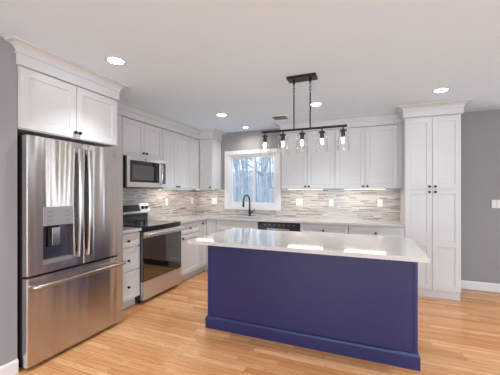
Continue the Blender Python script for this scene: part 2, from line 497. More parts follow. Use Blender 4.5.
# ------------------------------------------------------------------ tiled backsplash
TT = 0.008
bs = MB()
bs.cells([XW + TT + 0.001, -2.505, -1.412, 0.428], [ZT, 1.016, 1.39], lambda x, z: not (-2.505 < x < -1.412 and z > 1.016), YB - TT, YB - 0.0005, 'xzy')
tag(bs.build('tile_backsplash', M['tile']), 'mosaic backsplash of thin grey and cream stone strips below the window and right cabinets', 'backsplash')
tag(box(XW + 0.0005, XW + TT, 2.29, YB - 0.0005, ZT, 1.39).build('tile_backsplash', M['tile']), 'mosaic backsplash of thin stone strips on the left wall behind the range', 'backsplash')

# ------------------------------------------------------------------ crown profiles
def crown_profile(zb, zc, fr_out=0.012, proj=0.085, back=-0.02):
    pr = [(back, zb), (fr_out, zb), (fr_out, zc), (fr_out + 0.010, zc + 0.002), (fr_out + 0.010, zc + 0.009), (fr_out + 0.004, zc + 0.011)]
    n = 6; x0, x1, z0, z1 = fr_out + 0.004, proj - 0.008, zc + 0.012, ZC - 0.014
    for i in range(n + 1):
        t = i / n * math.pi / 2
        pr.append((x0 + (x1 - x0) * (1 - math.cos(t)), z0 + (z1 - z0) * math.sin(t)))
    pr += [(proj, ZC - 0.012), (proj, ZC - 0.001), (back, ZC - 0.001)]
    return pr

# ------------------------------------------------------------------ wall cabinets
def carcass(parent, face, a0, a1, z0, z1, depth, th=0.02):
    return face.box(a0 + 0.0008, a1 - 0.0008, z0, z1, -th - 0.0005, -depth).build('body', M['white'], parent)

DZ0, DZT = 1.395, 2.278
f = Face('L', -2.40)
c = thing('wall_cabinet', (-2.8, 1.80, 1.815), 'white two-door cabinet with crown directly above the refrigerator', 'cabinet', 'white wall cabinets')
f.box(1.349, 2.256, 1.815, 2.36, -0.0205, -0.74).build('body', M['white'], c)
door(c, f, 1.352, 1.803, 1.82, DZT, (1.785, 1.865)); door(c, f, 1.803, 2.254, 1.82, DZT, (1.825, 1.865))
MB().sweep([(-2.418, 1.347), (-2.40, 1.347), (-2.40, 2.257), (-2.72, 2.257)], crown_profile(2.288, 2.368)).build('crown', M['crown'], c)

f = Face('L', UL); dep = UL - XW - 0.009
c = thing('wall_cabinet', (-3.0, 3.1, 1.80), 'white two-door cabinet above the microwave', 'cabinet', 'white wall cabinets')
carcass(c, f, 2.262, 3.512, 1.80, 2.286, dep)
f.box(2.30, 2.738, 1.80, DZT + 0.008, -0.020, 0).build('filler', M['white'], c)
door(c, f, 2.745, 3.128, 1.803, DZT, (3.098, 1.865)); door(c, f, 3.128, 3.510, 1.803, DZT, (3.158, 1.865))

c = thing('wall_cabinet', (-3.0, 4.0, 1.39), 'tall white wall cabinet right of the microwave on the left wall', 'cabinet', 'white wall cabinets')
carcass(c, f, 3.514, 4.30, 1.39, 2.286, dep)
door(c, f, 3.517, 3.868, DZ0, DZT, (3.835, 1.425)); door(c, f, 3.868, 4.205, DZ0, DZT, (3.90, 1.425))
f.box(3.517, 4.30, 1.372, 1.3895, -0.025, -0.003).build('light_rail', M['white'], c)

c = thing('wall_cabinet', (-2.9, 4.6, 1.39), 'white corner wall cabinet left of the window, with one knob', 'cabinet', 'white wall cabinets')
MB().cells([XW + 0.009, UL - 0.0205, -2.578], [4.302, UB + 0.0205, YB - 0.009], lambda x, y: x < UL - 0.0205 or y > UB + 0.0205, 1.39, 2.286).build('body', M['white'], c)
door(c, f, 4.207, 4.515, DZ0, DZT)
fb = Face('B', UB)
door(c, fb, UL + 0.005, -2.579, DZ0, DZT, (-2.612, 1.425))
fb.box(UL, -2.579, 1.372, 1.3895, -0.025, -0.003).build('light_rail', M['white'], c)

tag(MB().sweep([(UL, 2.345), (UL, UB), (-2.578, UB), (-2.578, YB - 0.001)], crown_profile(2.288, 2.368)).build('crown_moulding', M['crown']),
    'white crown moulding over the left wall and corner cabinets', 'crown moulding')

for (x0, xm_, x1, lab) in ((-1.31, -0.89, -0.472, 'white two-door wall cabinet just right of the window'),
                          (-0.472, -0.052, 0.37, 'white two-door wall cabinet beside the tall pantry')):
    c = thing('wall_cabinet', ((x0 + x1) / 2, 4.7, 1.39), lab, 'cabinet', 'white wall cabinets')
    carcass(c, fb, x0, x1, 1.39, 2.286, YB - UB - 0.009)
    door(c, fb, x0 + 0.002, xm_, DZ0, DZT, (xm_ - 0.03, 1.425)); door(c, fb, xm_, x1 - 0.002, DZ0, DZT, (xm_ + 0.03, 1.425))
    if x1 > 0: fb.box(0.3705, 0.428, 1.39, 2.286, -0.02, -0.002).build('filler', M['white'], c)
tag(MB().sweep([(-1.311, YB - 0.001), (-1.311, UB), (0.4285, UB)], crown_profile(2.288, 2.368)).build('crown_moulding', M['crown']),
    'white crown moulding over the wall cabinets right of the window', 'crown moulding')

# pantry
PX0, PX1, PY = 0.43, 1.044, 4.264
fp = Face('B', PY)
c = thing('pantry_cabinet', ((PX0 + PX1) / 2, 4.56, 0), 'tall white pantry cabinet with four doors at the right end', 'cabinet')
box(PX0, PX1, PY + 0.0205, YB - 0.001, 0.105, 2.36).build('body', M['white'], c)
box(PX0, PX1 - 0.004, PY + 0.036, YB - 0.02, 0.0, 0.1045).build('toe_kick', M['white'], c)
pm = (PX0 + PX1) / 2
for (a0, a1, ka) in ((PX0 + 0.002, pm, pm - 0.032), (pm, PX1 - 0.002, pm + 0.032)):
    door(c, fp, a0, a1, 1.378, 2.288, (ka, 1.411))
    door(c, fp, a0, a1, 0.108, 1.372, (ka, 1.341), [(0.17, 0.655), (0.715, 1.314)])
MB().sweep([(PX0, YB - 0.36), (PX0, PY), (PX1, PY), (PX1, YB - 0.001)], crown_profile(2.302, 2.374, 0.02, 0.095)).build('crown', M['crown'], c)

# ------------------------------------------------------------------ base cabinets
fl = Face('L', FL); fbk = Face('B', FB)
CT = ZT - 0.0305
def base_left(a0, a1, label):
    c = thing('base_cabinet', (-2.88, (a0 + a1) / 2, 0), label, 'cabinet', 'white base cabinets')
    box(XW + 0.009, FL - 0.0205, a0, a1, 0.105, CT).build('body', M['white'], c)
    box(XW + 0.02, FL - 0.075, a0, a1, 0.0, 0.1045).build('toe_kick', M['white'], c)
    return c
c = base_left(2.285, 2.711, 'white three-drawer base cabinet between the refrigerator and the range')
for z0, z1, kz in ((0.712, 0.868, 0.785), (0.44, 0.706, 0.562), (0.112, 0.434, 0.262)):
    d = door(c, fl, 2.287, 2.713, z0, z1, (2.525, kz), name='drawer', rail=0.045)
c = base_left(3.481, 4.028, 'white base cabinet with one drawer over a door, right of the range')
door(c, fl, 3.484, 4.026, 0.712, 0.868, (3.758, 0.79), name='drawer', rail=0.045)
door(c, fl, 3.484, 4.026, 0.112, 0.706, (3.56, 0.655))

c = thing('base_cabinet', (-2.8, 4.45, 0), 'white corner base cabinet with two narrow doors meeting in the corner', 'cabinet', 'white base cabinets')
MB().cells([XW + 0.009, FL - 0.0205, -2.342], [4.0295, FB + 0.0205, YB - 0.009], lambda x, y: x < FL - 0.0205 or y > FB + 0.0205, 0.105, CT).build('body', M['white'], c)
MB().cells([XW + 0.02, FL - 0.075, -2.342], [4.0295, FB + 0.075, YB - 0.02], lambda x, y: x < FL - 0.075 or y > FB + 0.075, 0.0, 0.1045).build('toe_kick', M['white'], c)
door(c, fl, 4.031, 4.262, 0.112, 0.868, (4.105, 0.828))
door(c, fbk, FL + 0.006, -2.344, 0.112, 0.868)

def base_back(a0, a1, label):
    c = thing('base_cabinet', ((a0 + a1) / 2, 4.56, 0), label, 'cabinet', 'white base cabinets')
    return c
c = base_back(-2.34, -1.604, 'white sink base cabinet below the window and faucet')
MB().cells([-2.340, -2.32, -1.624, -1.604], [FB + 0.0205, FB + 0.04, YB - 0.03, YB - 0.009], lambda x, y: not (-2.32 < x < -1.624 and FB + 0.04 < y < YB - 0.03), 0.105, CT).build('body', M['white'], c)
box(-2.34, -1.604, FB + 0.075, YB - 0.02, 0, 0.1045).build('toe_kick', M['white'], c)
door(c, fbk, -2.338, -1.606, 0.712, 0.868, name='false_drawer_front', rail=0.045)
door(c, fbk, -2.338, -1.972, 0.112, 0.706, (-2.0, 0.655)); door(c, fbk, -1.972, -1.606, 0.112, 0.706, (-1.944, 0.655))
for (a0, a1, lab) in ((-0.942, -0.263, 'white drawer base cabinet right of the dishwasher'), (-0.261, 0.427, 'white drawer base cabinet beside the tall pantry')):
    c = base_back(a0, a1, lab)
    box(a0, a1, FB + 0.0205, YB - 0.009, 0.105, CT).build('body', M['white'], c)
    box(a0, a1, FB + 0.075, YB - 0.02, 0, 0.1045).build('toe_kick', M['white'], c)
    for z0, z1, kz in ((0.712, 0.868, 0.79), (0.44, 0.706, 0.575), (0.112, 0.434, 0.30)):
        door(c, fbk, a0 + 0.002, a1 - 0.002, z0, z1, ((a0 + a1) / 2, kz), name='drawer', rail=0.045)

# dishwasher
c = thing('dishwasher', (-1.28, 4.5, 0), 'stainless dishwasher with dark control strip between the sink and drawers', 'dishwasher')
box(-1.601, -0.946, FB + 0.03, YB - 0.03, 0.02, CT - 0.002).build('body', M['dark'], c)
box(-1.599, -0.948, FB - 0.005, FB + 0.029, 0.11, 0.755).build('door', M['steel_plain'], c, bevel=0.004)
cp = box(-1.599, -0.948, FB - 0.008, FB + 0.029, 0.758, 0.872).build('control_panel', M['display'], c, bevel=0.004)
for k in range(7):
    box(-1.50 + k * 0.075, -1.468 + k * 0.075, FB - 0.0105, FB - 0.0078, 0.832, 0.845).build('button', M['grey'], cp)
box(-1.45, -1.10, FB - 0.011, FB - 0.0078, 0.768, 0.782).build('handle', M['steel_plain'], cp, bevel=0.001)
box(-1.59, -0.957, FB + 0.07, FB + 0.09, 0.0, 0.1).build('toe_kick', M['dark'], c)

# ------------------------------------------------------------------ worktops, sink, faucet
EX, EY = FL + 0.03, FB - 0.028
tag(box(XW + 0.0085, EX, 2.285, 2.711, ZT - 0.03, ZT).build('worktop', M['quartz'], bevel=0.0015), 'short white quartz worktop between the refrigerator and range', 'worktop')
SX0, SX1, SY0, SY1 = -2.29, -1.65, 4.325, 4.70
wt = MB().cells([XW + 0.0085, EX, SX0, SX1, 0.428], [3.481, EY, SY0, SY1, YB - 0.0085],
                lambda x, y: (x < EX or y > EY) and not (SX0 < x < SX1 and SY0 < y < SY1), ZT - 0.03, ZT)
tag(wt.build('worktop', M['quartz'], bevel=0.0015), 'long L-shaped white quartz worktop running under the window to the pantry', 'worktop')
sk = thing('sink', ((SX0 + SX1) / 2, (SY0 + SY1) / 2, 0.70), 'undermount stainless sink set into the worktop below the window', 'sink')
b = MB(); t = 0.004; z0, z1 = 0.70, ZT - 0.0305
b.cells([SX0 - 0.012, SX0 + 0.002, SX1 - 0.002, SX1 + 0.012], [SY0 - 0.012, SY0 + 0.002, SY1 - 0.002, SY1 + 0.012], lambda x, y: not (SX0 < x < SX1 and SY0 < y < SY1), z0, z1)
b.box(SX0, SX1, SY0, SY1, z0, z0 + 0.006)
b.build('basin', M['steel_plain'], sk)
MB().lathe([(0, 0), (0.045, 0), (0.045, 0.003), (0.03, 0.004), (0, 0.002)], ((SX0 + SX1) / 2, 4.52, z0 + 0.006)).build('drain', M['chrome'], sk, smooth=True)

fx, fy = -1.965, 4.78
fc = thing('faucet', (fx, fy, ZT), 'matte black gooseneck faucet behind the sink', 'faucet')
MB().lathe([(0, 0), (0.027, 0), (0.027, 0.006), (0.020, 0.012), (0.019, 0.10), (0.014, 0.115), (0, 0.115)], (fx, fy, ZT)).build('base', M['black'], fc, smooth=True)
pts = [(fx, fy, ZT + 0.10), (fx, fy, ZT + 0.27)]
rr = 0.095
for k in range(1, 13):
    a = math.pi * k / 12
    pts.append((fx - 0.018 * (1 - math.cos(a)), fy - rr + rr * math.cos(a), ZT + 0.275 + rr * math.sin(a)))
pts.append((fx - 0.037, fy - 2 * rr, ZT + 0.255))
MB().tube(pts, 0.0125, 12).build('spout', M['black'], fc, smooth=True)
MB().lathe([(0, 0), (0.014, 0), (0.018, 0.02), (0.0165, 0.085), (0.013, 0.095), (0, 0.095)], (fx - 0.037, fy - 2 * rr, ZT + 0.165)).build('spray_head', M['black'], fc, smooth=True)
MB().tube([(fx + 0.012, fy, ZT + 0.065), (fx + 0.05, fy, ZT + 0.07), (fx + 0.075, fy - 0.005, ZT + 0.085), (fx + 0.10, fy - 0.01, ZT + 0.125)], [0.012, 0.012, 0.007, 0.006], 10).build('lever', M['black'], fc, smooth=True)

# ------------------------------------------------------------------ refrigerator
Y0, Y1, XF = 1.363, 2.271, -2.339
c = thing('refrigerator', (-2.75, (Y0 + Y1) / 2, 0), 'stainless french-door refrigerator with bottom freezer and water dispenser', 'refrigerator')
bx0 = -3.10
box(bx0, XF - 0.075, Y0 + 0.006, Y1 - 0.006, 0.03, 1.745).build('body', M['dark'], c, bevel=0.004)
ff = Face('L', XF)
ysplit = 1.822
DW0, DW1, DPZ0, DPZ1, DZM = 1.478, 1.727, 0.775, 1.225, 1.075
def rounded_front(mb, a0, a1, z0, z1, r=0.012, th=0.07, hole=None):
    """door slab with rounded vertical edges; hole=(a,b,z0,z1) leaves an opening"""
    def prof(aa, side):
        return []
    return mb
def door_slab(a0, a1, z0, z1, hole=None, th=0.068, r=0.006):
    mb = MB()
    zs = [z0, z1] if not hole else [z0, hole[2], hole[3], z1]
    n = 5
    left = [(a0 + r - r * math.cos(t * R90 / n), -r + r * math.sin(t * R90 / n)) for t in range(n + 1)]
    right = [(a1 - (p[0] - a0), p[1]) for p in reversed(left)]
    mid = [] if not hole else [(hole[0], 0), (hole[1], 0)]
    front = left + mid + right
    outline = [(a0, -th)] + front + [(a1, -th)]
    V = {}
    for j, z in enumerate(zs):
        for i, (a, o) in enumerate(outline): V[i, j] = mb.bm.verts.new(ff.pt(a, z, o))
    hi = None if not hole else len(left)          # index of outline segment hi -> hi+1
    for j in range(len(zs) - 1):
        for i in range(len(outline)):
            i2 = (i + 1) % len(outline)
            if hole and j == 1 and i == hi + 1: continue
            mb.bm.faces.new((V[i, j], V[i2, j], V[i2, j + 1], V[i, j + 1]))
    mb.bm.faces.new([V[i, 0] for i in range(len(outline))]); mb.bm.faces.new([V[i, len(zs) - 1] for i in range(len(outline))])
    if hole:                                        # recess walls and back
        h0, h1, q0, q1 = hole; d = -0.06
        o = [V[hi + 1, 1], V[hi + 2, 1], V[hi + 2, 2], V[hi + 1, 2]]
        i_ = [mb.bm.verts.new(ff.pt(a, z, d)) for a, z in ((h0, q0), (h1, q0), (h1, q1), (h0, q1))]
        for k in range(4): mb.bm.faces.new((o[k], o[(k + 1) % 4], i_[(k + 1) % 4], i_[k]))
        mb.bm.faces.new(i_)
    return mb
ZD0, ZD1 = 0.712, 1.768
dl = door_slab(Y0, ysplit - 0.003, ZD0, ZD1, (DW0, DW1, DPZ0, DPZ1)).build('door', M['steel'], c, smooth=True)
dr = door_slab(ysplit + 0.003, Y1, ZD0, ZD1).build('door', M['steel'], c, smooth=True)
fz = door_slab(Y0, Y1, 0.035, 0.695).build('freezer_drawer', M['steel'], c, smooth=True)
# dispenser
ds = MB(); ff.box(DW0 + 0.001, DW1 - 0.001, DZM, DPZ1 - 0.001, -0.05, 0.003, ds)
ds = ds.build('dispenser_panel', M['dispenser'], dl, bevel=0.002)
for k in range(3):
    for a in (DW0 + 0.035, DW1 - 0.075):
        ff.box(a, a + 0.04, DZM + 0.035 + k * 0.036, DZM + 0.042 + k * 0.036, 0.0028, 0.0042).build('button_mark', M['grey'], ds)
ff.box(DW0 + 0.0015, DW1 - 0.0015, DPZ0 + 0.001, DZM - 0.001, -0.0595, -0.056).build('dispenser_back', M['recess'], dl)
ff.box(DW0 + 0.0015, DW1 - 0.0015, DPZ0 + 0.001, DPZ0 + 0.03, -0.055, 0.002).build('drip_tray', M['dispenser'], dl, bevel=0.002)
pd = ff.box(DW0 + 0.06, DW0 + 0.15, 0.90, DZM - 0.002, -0.055, -0.03).build('paddle', M['plastic_black'], dl, bevel=0.006)
ff.box(DW0 + 0.085, DW0 + 0.15, 0.91, 1.055, -0.0295, -0.022).build('paddle_face', M['handle'], pd, bevel=0.003)
# handles
for (dd, a, lean) in ((dl, ysplit - 0.046, -1), (dr, ysplit + 0.046, 1)):
    mb = MB(); n = 16; ring_prev = None
    for i in range(n + 1):
        t = i / n; z = 0.79 + t * 0.925
        o = 0.024 + 0.016 * math.sin(math.pi * t)
        vs = [mb.bm.verts.new(ff.pt(a + da, z, o + do)) for da, do in ((-0.020, -0.012), (0.020, -0.012), (0.021, 0.002), (0.012, 0.011), (-0.012, 0.011), (-0.021, 0.002))]
        if ring_prev:
            for k in range(6): mb.bm.faces.new((ring_prev[k], ring_prev[(k + 1) % 6], vs[(k + 1) % 6], vs[k]))
        else: mb.bm.faces.new(vs)
        ring_prev = vs
    mb.bm.faces.new(ring_prev)
    for z in (0.805, 1.70): ff.box(a - 0.015, a + 0.015, z - 0.022, z + 0.022, -0.002, 0.03, mb)
    mb.build('handle', M['handle'], dd, smooth=True, angle=30)
mb = MB()
mb.tube([ff.pt(Y0 + 0.03, 0.628, -0.002), ff.pt(Y0 + 0.035, 0.628, 0.05), ff.pt(Y0 + 0.06, 0.628, 0.06), ff.pt(Y1 - 0.06, 0.628, 0.06), ff.pt(Y1 - 0.035, 0.628, 0.05), ff.pt(Y1 - 0.03, 0.628, -0.002)], 0.017, 10)
mb.build('handle', M['handle'], fz, smooth=True, angle=60)
for a in (Y0 + 0.05, Y1 - 0.05):
    box(XF - 0.16, XF - 0.02, a - 0.04, a + 0.04, 1.746, 1.773).build('hinge_cover', M['dark'], c, bevel=0.006)
lg = MB().lathe([(0, 0), (0.018, 0), (0.018, 0.002), (0.014, 0.003), (0, 0.0025)], ff.pt(2.165, 1.70, -0.0002), ff.dir(), 20).build('round_emblem', M['grey'], dr, smooth=True)
mb = MB()
for s_ in (-1, 1):
    mb.tube([ff.pt(2.165 + s_ * (0.002 + 0.008 * math.sin(k / 8 * math.pi)), 1.708 - 0.016 * k / 8, 0.0035) for k in range(9)], 0.0013, 6)
mb.build('emblem_script', M['white_plastic'], lg)
box(bx0 + 0.05, XF - 0.09, Y0 + 0.03, Y1 - 0.03, 0.0, 0.0295).build('base_grille', M['plastic_black'], c)

# ------------------------------------------------------------------ range
Y0, Y1, XR = 2.716, 3.476, -2.483
c = thing('range', (-2.85, (Y0 + Y1) / 2, 0), 'stainless electric range with black glass cooktop and oven door', 'range')
box(XW + 0.012, XR - 0.05, Y0, Y1, 0.035, 0.895).build('body', M['dark'], c)
box(XW + 0.09, XR - 0.008, Y0 - 0.001, Y1 + 0.001, 0.8955, 0.921).build('cooktop', M['black_glass'], c, bevel=0.004)
fr_ = Face('L', XR)
fr_.box(Y0 + 0.002, Y1 - 0.002, 0.862, 0.894, -0.049, -0.012).build('front_rail', M['black_glass'], c, bevel=0.003)
od = thing_od = fr_.box(Y0 + 0.003, Y1 - 0.003, 0.268, 0.858, -0.049, 0.0).build('oven_door', M['oven_glass'], c, bevel=0.004)
fr_.box(Y0 + 0.003, Y1 - 0.003, 0.79, 0.8575, 0.0003, 0.006).build('door_band', M['steel_plain'], od, bevel=0.002)
fr_.box(Y0 + 0.12, Y1 - 0.12, 0.36, 0.70, 0.0003, 0.0015).build('oven_window', M['oven_glass'], od)
mb = MB()
mb.tube([fr_.pt(Y0 + 0.015, 0.83, 0.047), fr_.pt(Y1 - 0.015, 0.83, 0.047)], 0.015, 12)
for a in (Y0 + 0.05, Y1 - 0.05): fr_.box(a - 0.012, a + 0.012, 0.818, 0.842, 0.004, 0.045, mb)
mb.build('handle', M['steel_plain'], od, smooth=True, angle=50)
fr_.box(Y0 + 0.003, Y1 - 0.003, 0.045, 0.262, -0.049, 0.0).build('drawer', M['steel_plain'], c, bevel=0.004)
bgd = box(XW + 0.012, -3.085, Y0 + 0.004, Y1 - 0.004, 0.8955, 1.034).build('backguard', M['black_glass'], c, bevel=0.003)
mb = MB()
P = [(XW + 0.012, 1.035), (-3.05, 1.035), (-3.045, 1.055), (-3.095, 1.17), (-3.115, 1.178), (XW + 0.012, 1.178)]
for y in (Y0 + 0.001, Y1 - 0.001): mb.face([(x, y, z) for x, z in P])
for k in range(len(P)):
    p, q_ = P[k], P[(k + 1) % len(P)]
    mb.face([(p[0], Y0 + 0.001, p[1]), (p[0], Y1 - 0.001, p[1]), (q_[0], Y1 - 0.001, q_[1]), (q_[0], Y0 + 0.001, q_[1])])
bmesh.ops.remove_doubles(mb.bm, verts=mb.bm.verts[:], dist=1e-5)
pan = mb.build('control_panel', M['steel_plain'], c)
nx, nz = 0.917, 0.399
def on_panel(y, t, off=0.0):   # t 0..1 up the sloped face
    return (-3.045 - 0.05 * t + nx * off, y, 1.055 + 0.115 * t + nz * off)
def slab_on_panel(y0, y1, t0, t1, th=0.002):
    mb = MB()
    A = [on_panel(y, t, o) for o in (0.0005, th) for y, t in ((y0, t0), (y1, t0), (y1, t1), (y0, t1))]
    v = [mb.bm.verts.new(p) for p in A]
    for f_ in ((0, 1, 2, 3), (4, 5, 6, 7), (0, 1, 5, 4), (1, 2, 6, 5), (2, 3, 7, 6), (3, 0, 4, 7)): mb.bm.faces.new([v[i] for i in f_])
    return mb
slab_on_panel(Y0 + 0.19, Y1 - 0.19, 0.10, 0.88).build('display', M['display'], pan)
for y in (Y0 + 0.05, Y0 + 0.13, Y1 - 0.13, Y1 - 0.05):
    kb = MB().lathe([(0, 0), (0.027, 0), (0.027, 0.004), (0.022, 0.006), (0.020, 0.024), (0, 0.026)], on_panel(y, 0.5, 0.0005), (nx, 0, nz), 18).build('control_knob', M['dark'], pan, smooth=True)
for (y, x) in ((Y0 + 0.04, XR - 0.1), (Y1 - 0.04, XR - 0.1), (Y0 + 0.04, XW + 0.1), (Y1 - 0.04, XW + 0.1)):
    MB().lathe([(0, 0), (0.02, 0), (0.02, 0.012), (0.01, 0.014), (0.01, 0.0345), (0, 0.0345)], (x, y, 0)).build('foot', M['plastic_black'], c)
for (x, y, r) in ((-2.70, Y0 + 0.2, 0.105), (-2.70, Y1 - 0.2, 0.09), (-2.95, Y0 + 0.2, 0.08), (-2.95, Y1 - 0.2, 0.105)):
    MB().lathe([(r - 0.003, 0), (r, 0), (r, 0.0004), (r - 0.003, 0.0004)], (x, y, 0.9212), seg=40, closed=True).build('burner_ring', M['grey'], c)

# ------------------------------------------------------------------ microwave
Y0, Y1, XM, Z0, Z1 = 2.74, 3.486, -2.76, 1.405, 1.795
c = thing('microwave', (-2.97, (Y0 + Y1) / 2, Z0), 'stainless over-the-range microwave under the short cabinet', 'microwave')
box(XW + 0.009, XM - 0.03, Y0, Y1, Z0, Z1).build('body', M['dark'], c)
fm = Face('L', XM)
ydr = 3.372
d = fm.box(Y0, ydr - 0.002, Z0, Z1, -0.0295, 0).build('door', M['steel_plain'], c, bevel=0.004)
w = fm.box(Y0 + 0.05, 3.335, 1.468, 1.745, 0.0003, 0.0025).build('window', M['black_glass'], d)
fm.box(Y0 + 0.085, 3.225, 1.497, 1.69, 0.0026, 0.0034).build('window_mesh', M['screen'], w)
mb = MB()
mb.tube([fm.pt(3.353, 1.45, 0.002), fm.pt(3.353, 1.455, 0.03), fm.pt(3.353, 1.49, 0.042), fm.pt(3.353, 1.70, 0.042), fm.pt(3.353, 1.74, 0.03), fm.pt(3.353, 1.745, 0.002)], 0.012, 10)
mb.build('handle', M['chrome'], d, smooth=True, angle=60)
cp = fm.box(ydr, Y1, Z0, Z1, -0.0295, 0).build('control_panel', M['steel_plain'], c, bevel=0.004)
kp = fm.box(ydr + 0.014, Y1 - 0.012, 1.455, 1.752, 0.0003, 0.002).build('keypad', M['black_glass'], cp)
fm.box(ydr + 0.022, Y1 - 0.02, 1.70, 1.735, 0.0021, 0.0028).build('display', M['display'], kp)
for r_ in range(5):
    for q_ in range(3):
        a = ydr + 0.024 + q_ * 0.024
        fm.box(a, a + 0.016, 1.475 + r_ * 0.042, 1.495 + r_ * 0.042, 0.0021, 0.0027).build('key', M['display'], kp)
em = MB().lathe([(0, 0), (0.013, 0), (0.013, 0.002), (0, 0.0025)], fm.pt(3.07, 1.77, 0.0002), fm.dir(), 18).build('round_emblem', M['grey'], d, smooth=True)
vt = box(XW + 0.05, XM - 0.05, Y0 + 0.05, Y1 - 0.05, Z0 - 0.012, Z0 - 0.0005).build('vent_filter', M['grey'], c)

# ------------------------------------------------------------------ island
BX0, BX1, BY0, BY1 = -1.484, 0.341, 2.512, 3.075
c = thing('kitchen_island', ((BX0 + BX1) / 2, (BY0 + BY1) / 2, 0), 'navy blue kitchen island base with plain panel and baseboard', 'island')
box(BX0 + 0.006, BX1 - 0.006, BY0 + 0.006, BY1, 0.0, CT).build('body', M['navy'], c)
for (x0, x1) in ((BX0, BX0 + 0.026), (BX1 - 0.026, BX1)):
    box(x0, x1, BY0, BY1 + 0.001, 0.0, CT - 0.0005).build('corner_trim', M['navy'], c, bevel=0.002)
mb = MB().sweep([(BX0 - 0.0005, BY1 + 0.002), (BX0 - 0.0005, BY0 - 0.0005), (BX1 + 0.0005, BY0 - 0.0005), (BX1 + 0.0005, BY1 + 0.002)],
                [(0, 0), (0.0145, 0), (0.0145, 0.098), (0.008, 0.112), (0.003, 0.117), (0, 0.117)])
mb.build('baseboard', M['navy'], c)
tag(box(-1.489, 0.362, 2.173, 3.103, ZT - 0.03, ZT).build('island_worktop', M['quartz'], bevel=0.0015), 'white quartz slab on the navy island, overhanging its front', 'worktop')

# ------------------------------------------------------------------ pendant light
LX, LY, LZ = -0.595, 2.775, 1.945
c = thing('pendant_light', (LX, LY, ZC), 'black five-light linear pendant with clear glass shades above the island', 'light')
box(LX - 0.138, LX + 0.138, LY - 0.064, LY + 0.064, ZC - 0.024, ZC - 0.0005).build('canopy', M['bronze'], c, bevel=0.003)
box(LX - 0.41, LX + 0.41, LY - 0.010, LY + 0.010, LZ - 0.010, LZ + 0.010).build('bar', M['bronze'], c, bevel=0.002)
for x in (-0.675, -0.518):
    MB().lathe([(0.016, 0), (0.016, -0.006), (0.006, -0.012), (0.006, -0.03), (0, -0.03)], (x, LY, ZC - 0.0245), seg=12).build('stem_collar', M['bronze'], c, smooth=True)
    MB().tube([(x, LY, LZ + 0.0105), (x, LY, 2.285)], 0.0065, 10).build('rod', M['bronze'], c, smooth=True)
    z = 2.278
    for k in range(4):
        mb = MB(); n = 14
        prev = [(x + (0.009 * math.cos(t * 2 * math.pi / n) if k % 2 else 0), LY + (0 if k % 2 else 0.009 * math.cos(t * 2 * math.pi / n)), z + 0.018 + 0.0225 * math.sin(t * 2 * math.pi / n)) for t in range(n + 1)]
        mb.tube(prev, 0.0028, 6, cap=False)
        bmesh.ops.remove_doubles(mb.bm, verts=mb.bm.verts[:], dist=1e-4)
        mb.build('chain_link', M['bronze'], c, smooth=True, angle=80)
        z += 0.034
for x in (-0.972, -0.785, -0.595, -0.408, -0.219):
    s = MB().lathe([(0, 0), (0.006, 0), (0.006, -0.022), (0.030, -0.026), (0.034, -0.036), (0.020, -0.040), (0.019, -0.082), (0.016, -0.086), (0, -0.086)], (x, LY, LZ - 0.0105), seg=20).build('socket', M['bronze'], c, smooth=True, angle=30)
    z0 = LZ - 0.052
    MB().lathe([(0.021, 0), (0.044, -0.0005), (0.0475, -0.003), (0.0485, -0.008), (0.0575, -0.172), (0.0550, -0.172), (0.0460, -0.009), (0.0445, -0.004), (0.042, -0.003), (0.021, -0.0035)], (x, LY, z0), seg=28, closed=True).build('glass_shade', M['shade'], s, smooth=True, angle=60)
    MB().tube([(x - 0.007, LY, LZ - 0.105), (x - 0.006, LY, LZ - 0.150), (x, LY, LZ - 0.157), (x + 0.006, LY, LZ - 0.150), (x + 0.007, LY, LZ - 0.105)], 0.0028, 6).build('filament', M['filament'], s, smooth=True)
    MB().lathe([(0, 0), (0.012, 0), (0.013, -0.004), (0.022, -0.030), (0.024, -0.046), (0.018, -0.068), (0.008, -0.078), (0, -0.079)], (x, LY, LZ - 0.097), seg=16).build('bulb', M['bulb'], s, smooth=True)

# ------------------------------------------------------------------ ceiling lights and vent
def downlight(x, y, r, lab, watts):
    t = thing('recessed_light', (x, y, ZC), lab, 'light', 'recessed ceiling lights')
    MB().lathe([(r, -0.0005), (r + 0.022, -0.0005), (r + 0.020, -0.006), (r, -0.005)], (x, y, ZC), seg=40, closed=True).build('trim_ring', M['crown'], t, smooth=True)
    MB().lathe([(0, -0.0005), (r - 0.0005, -0.0005), (r - 0.0005, -0.004), (0, -0.004)], (x, y, ZC), seg=36).build('lens', M['lens'], t)
    d = bpy.data.lights.new('downlight_beam', 'SPOT'); d.energy = watts; d.color = (1.0, 0.92, 0.82) if r < 0.05 else (0.92, 0.97, 1.0)
    d.spot_size = math.radians(165 if r < 0.05 else 108); d.spot_blend = 0.8; d.shadow_soft_size = r * 0.8
    o = bpy.data.objects.new('downlight_beam', d); COL.objects.link(o); o.parent = t; o.location = (0, 0, -0.012)
downlight(-1.97, 1.835, 0.062, 'round recessed ceiling light nearest the refrigerator', 30)
downlight(-1.955, 3.70, 0.062, 'round recessed ceiling light in front of the corner cabinets', 36)
downlight(-1.955, 4.577, 0.036, 'small round recessed ceiling light above the sink window', 9)
downlight(-0.617, 3.70, 0.062, 'round recessed ceiling light behind the pendant rods', 36)
downlight(0.72, 3.70, 0.062, 'round recessed ceiling light in front of the tall pantry', 3)
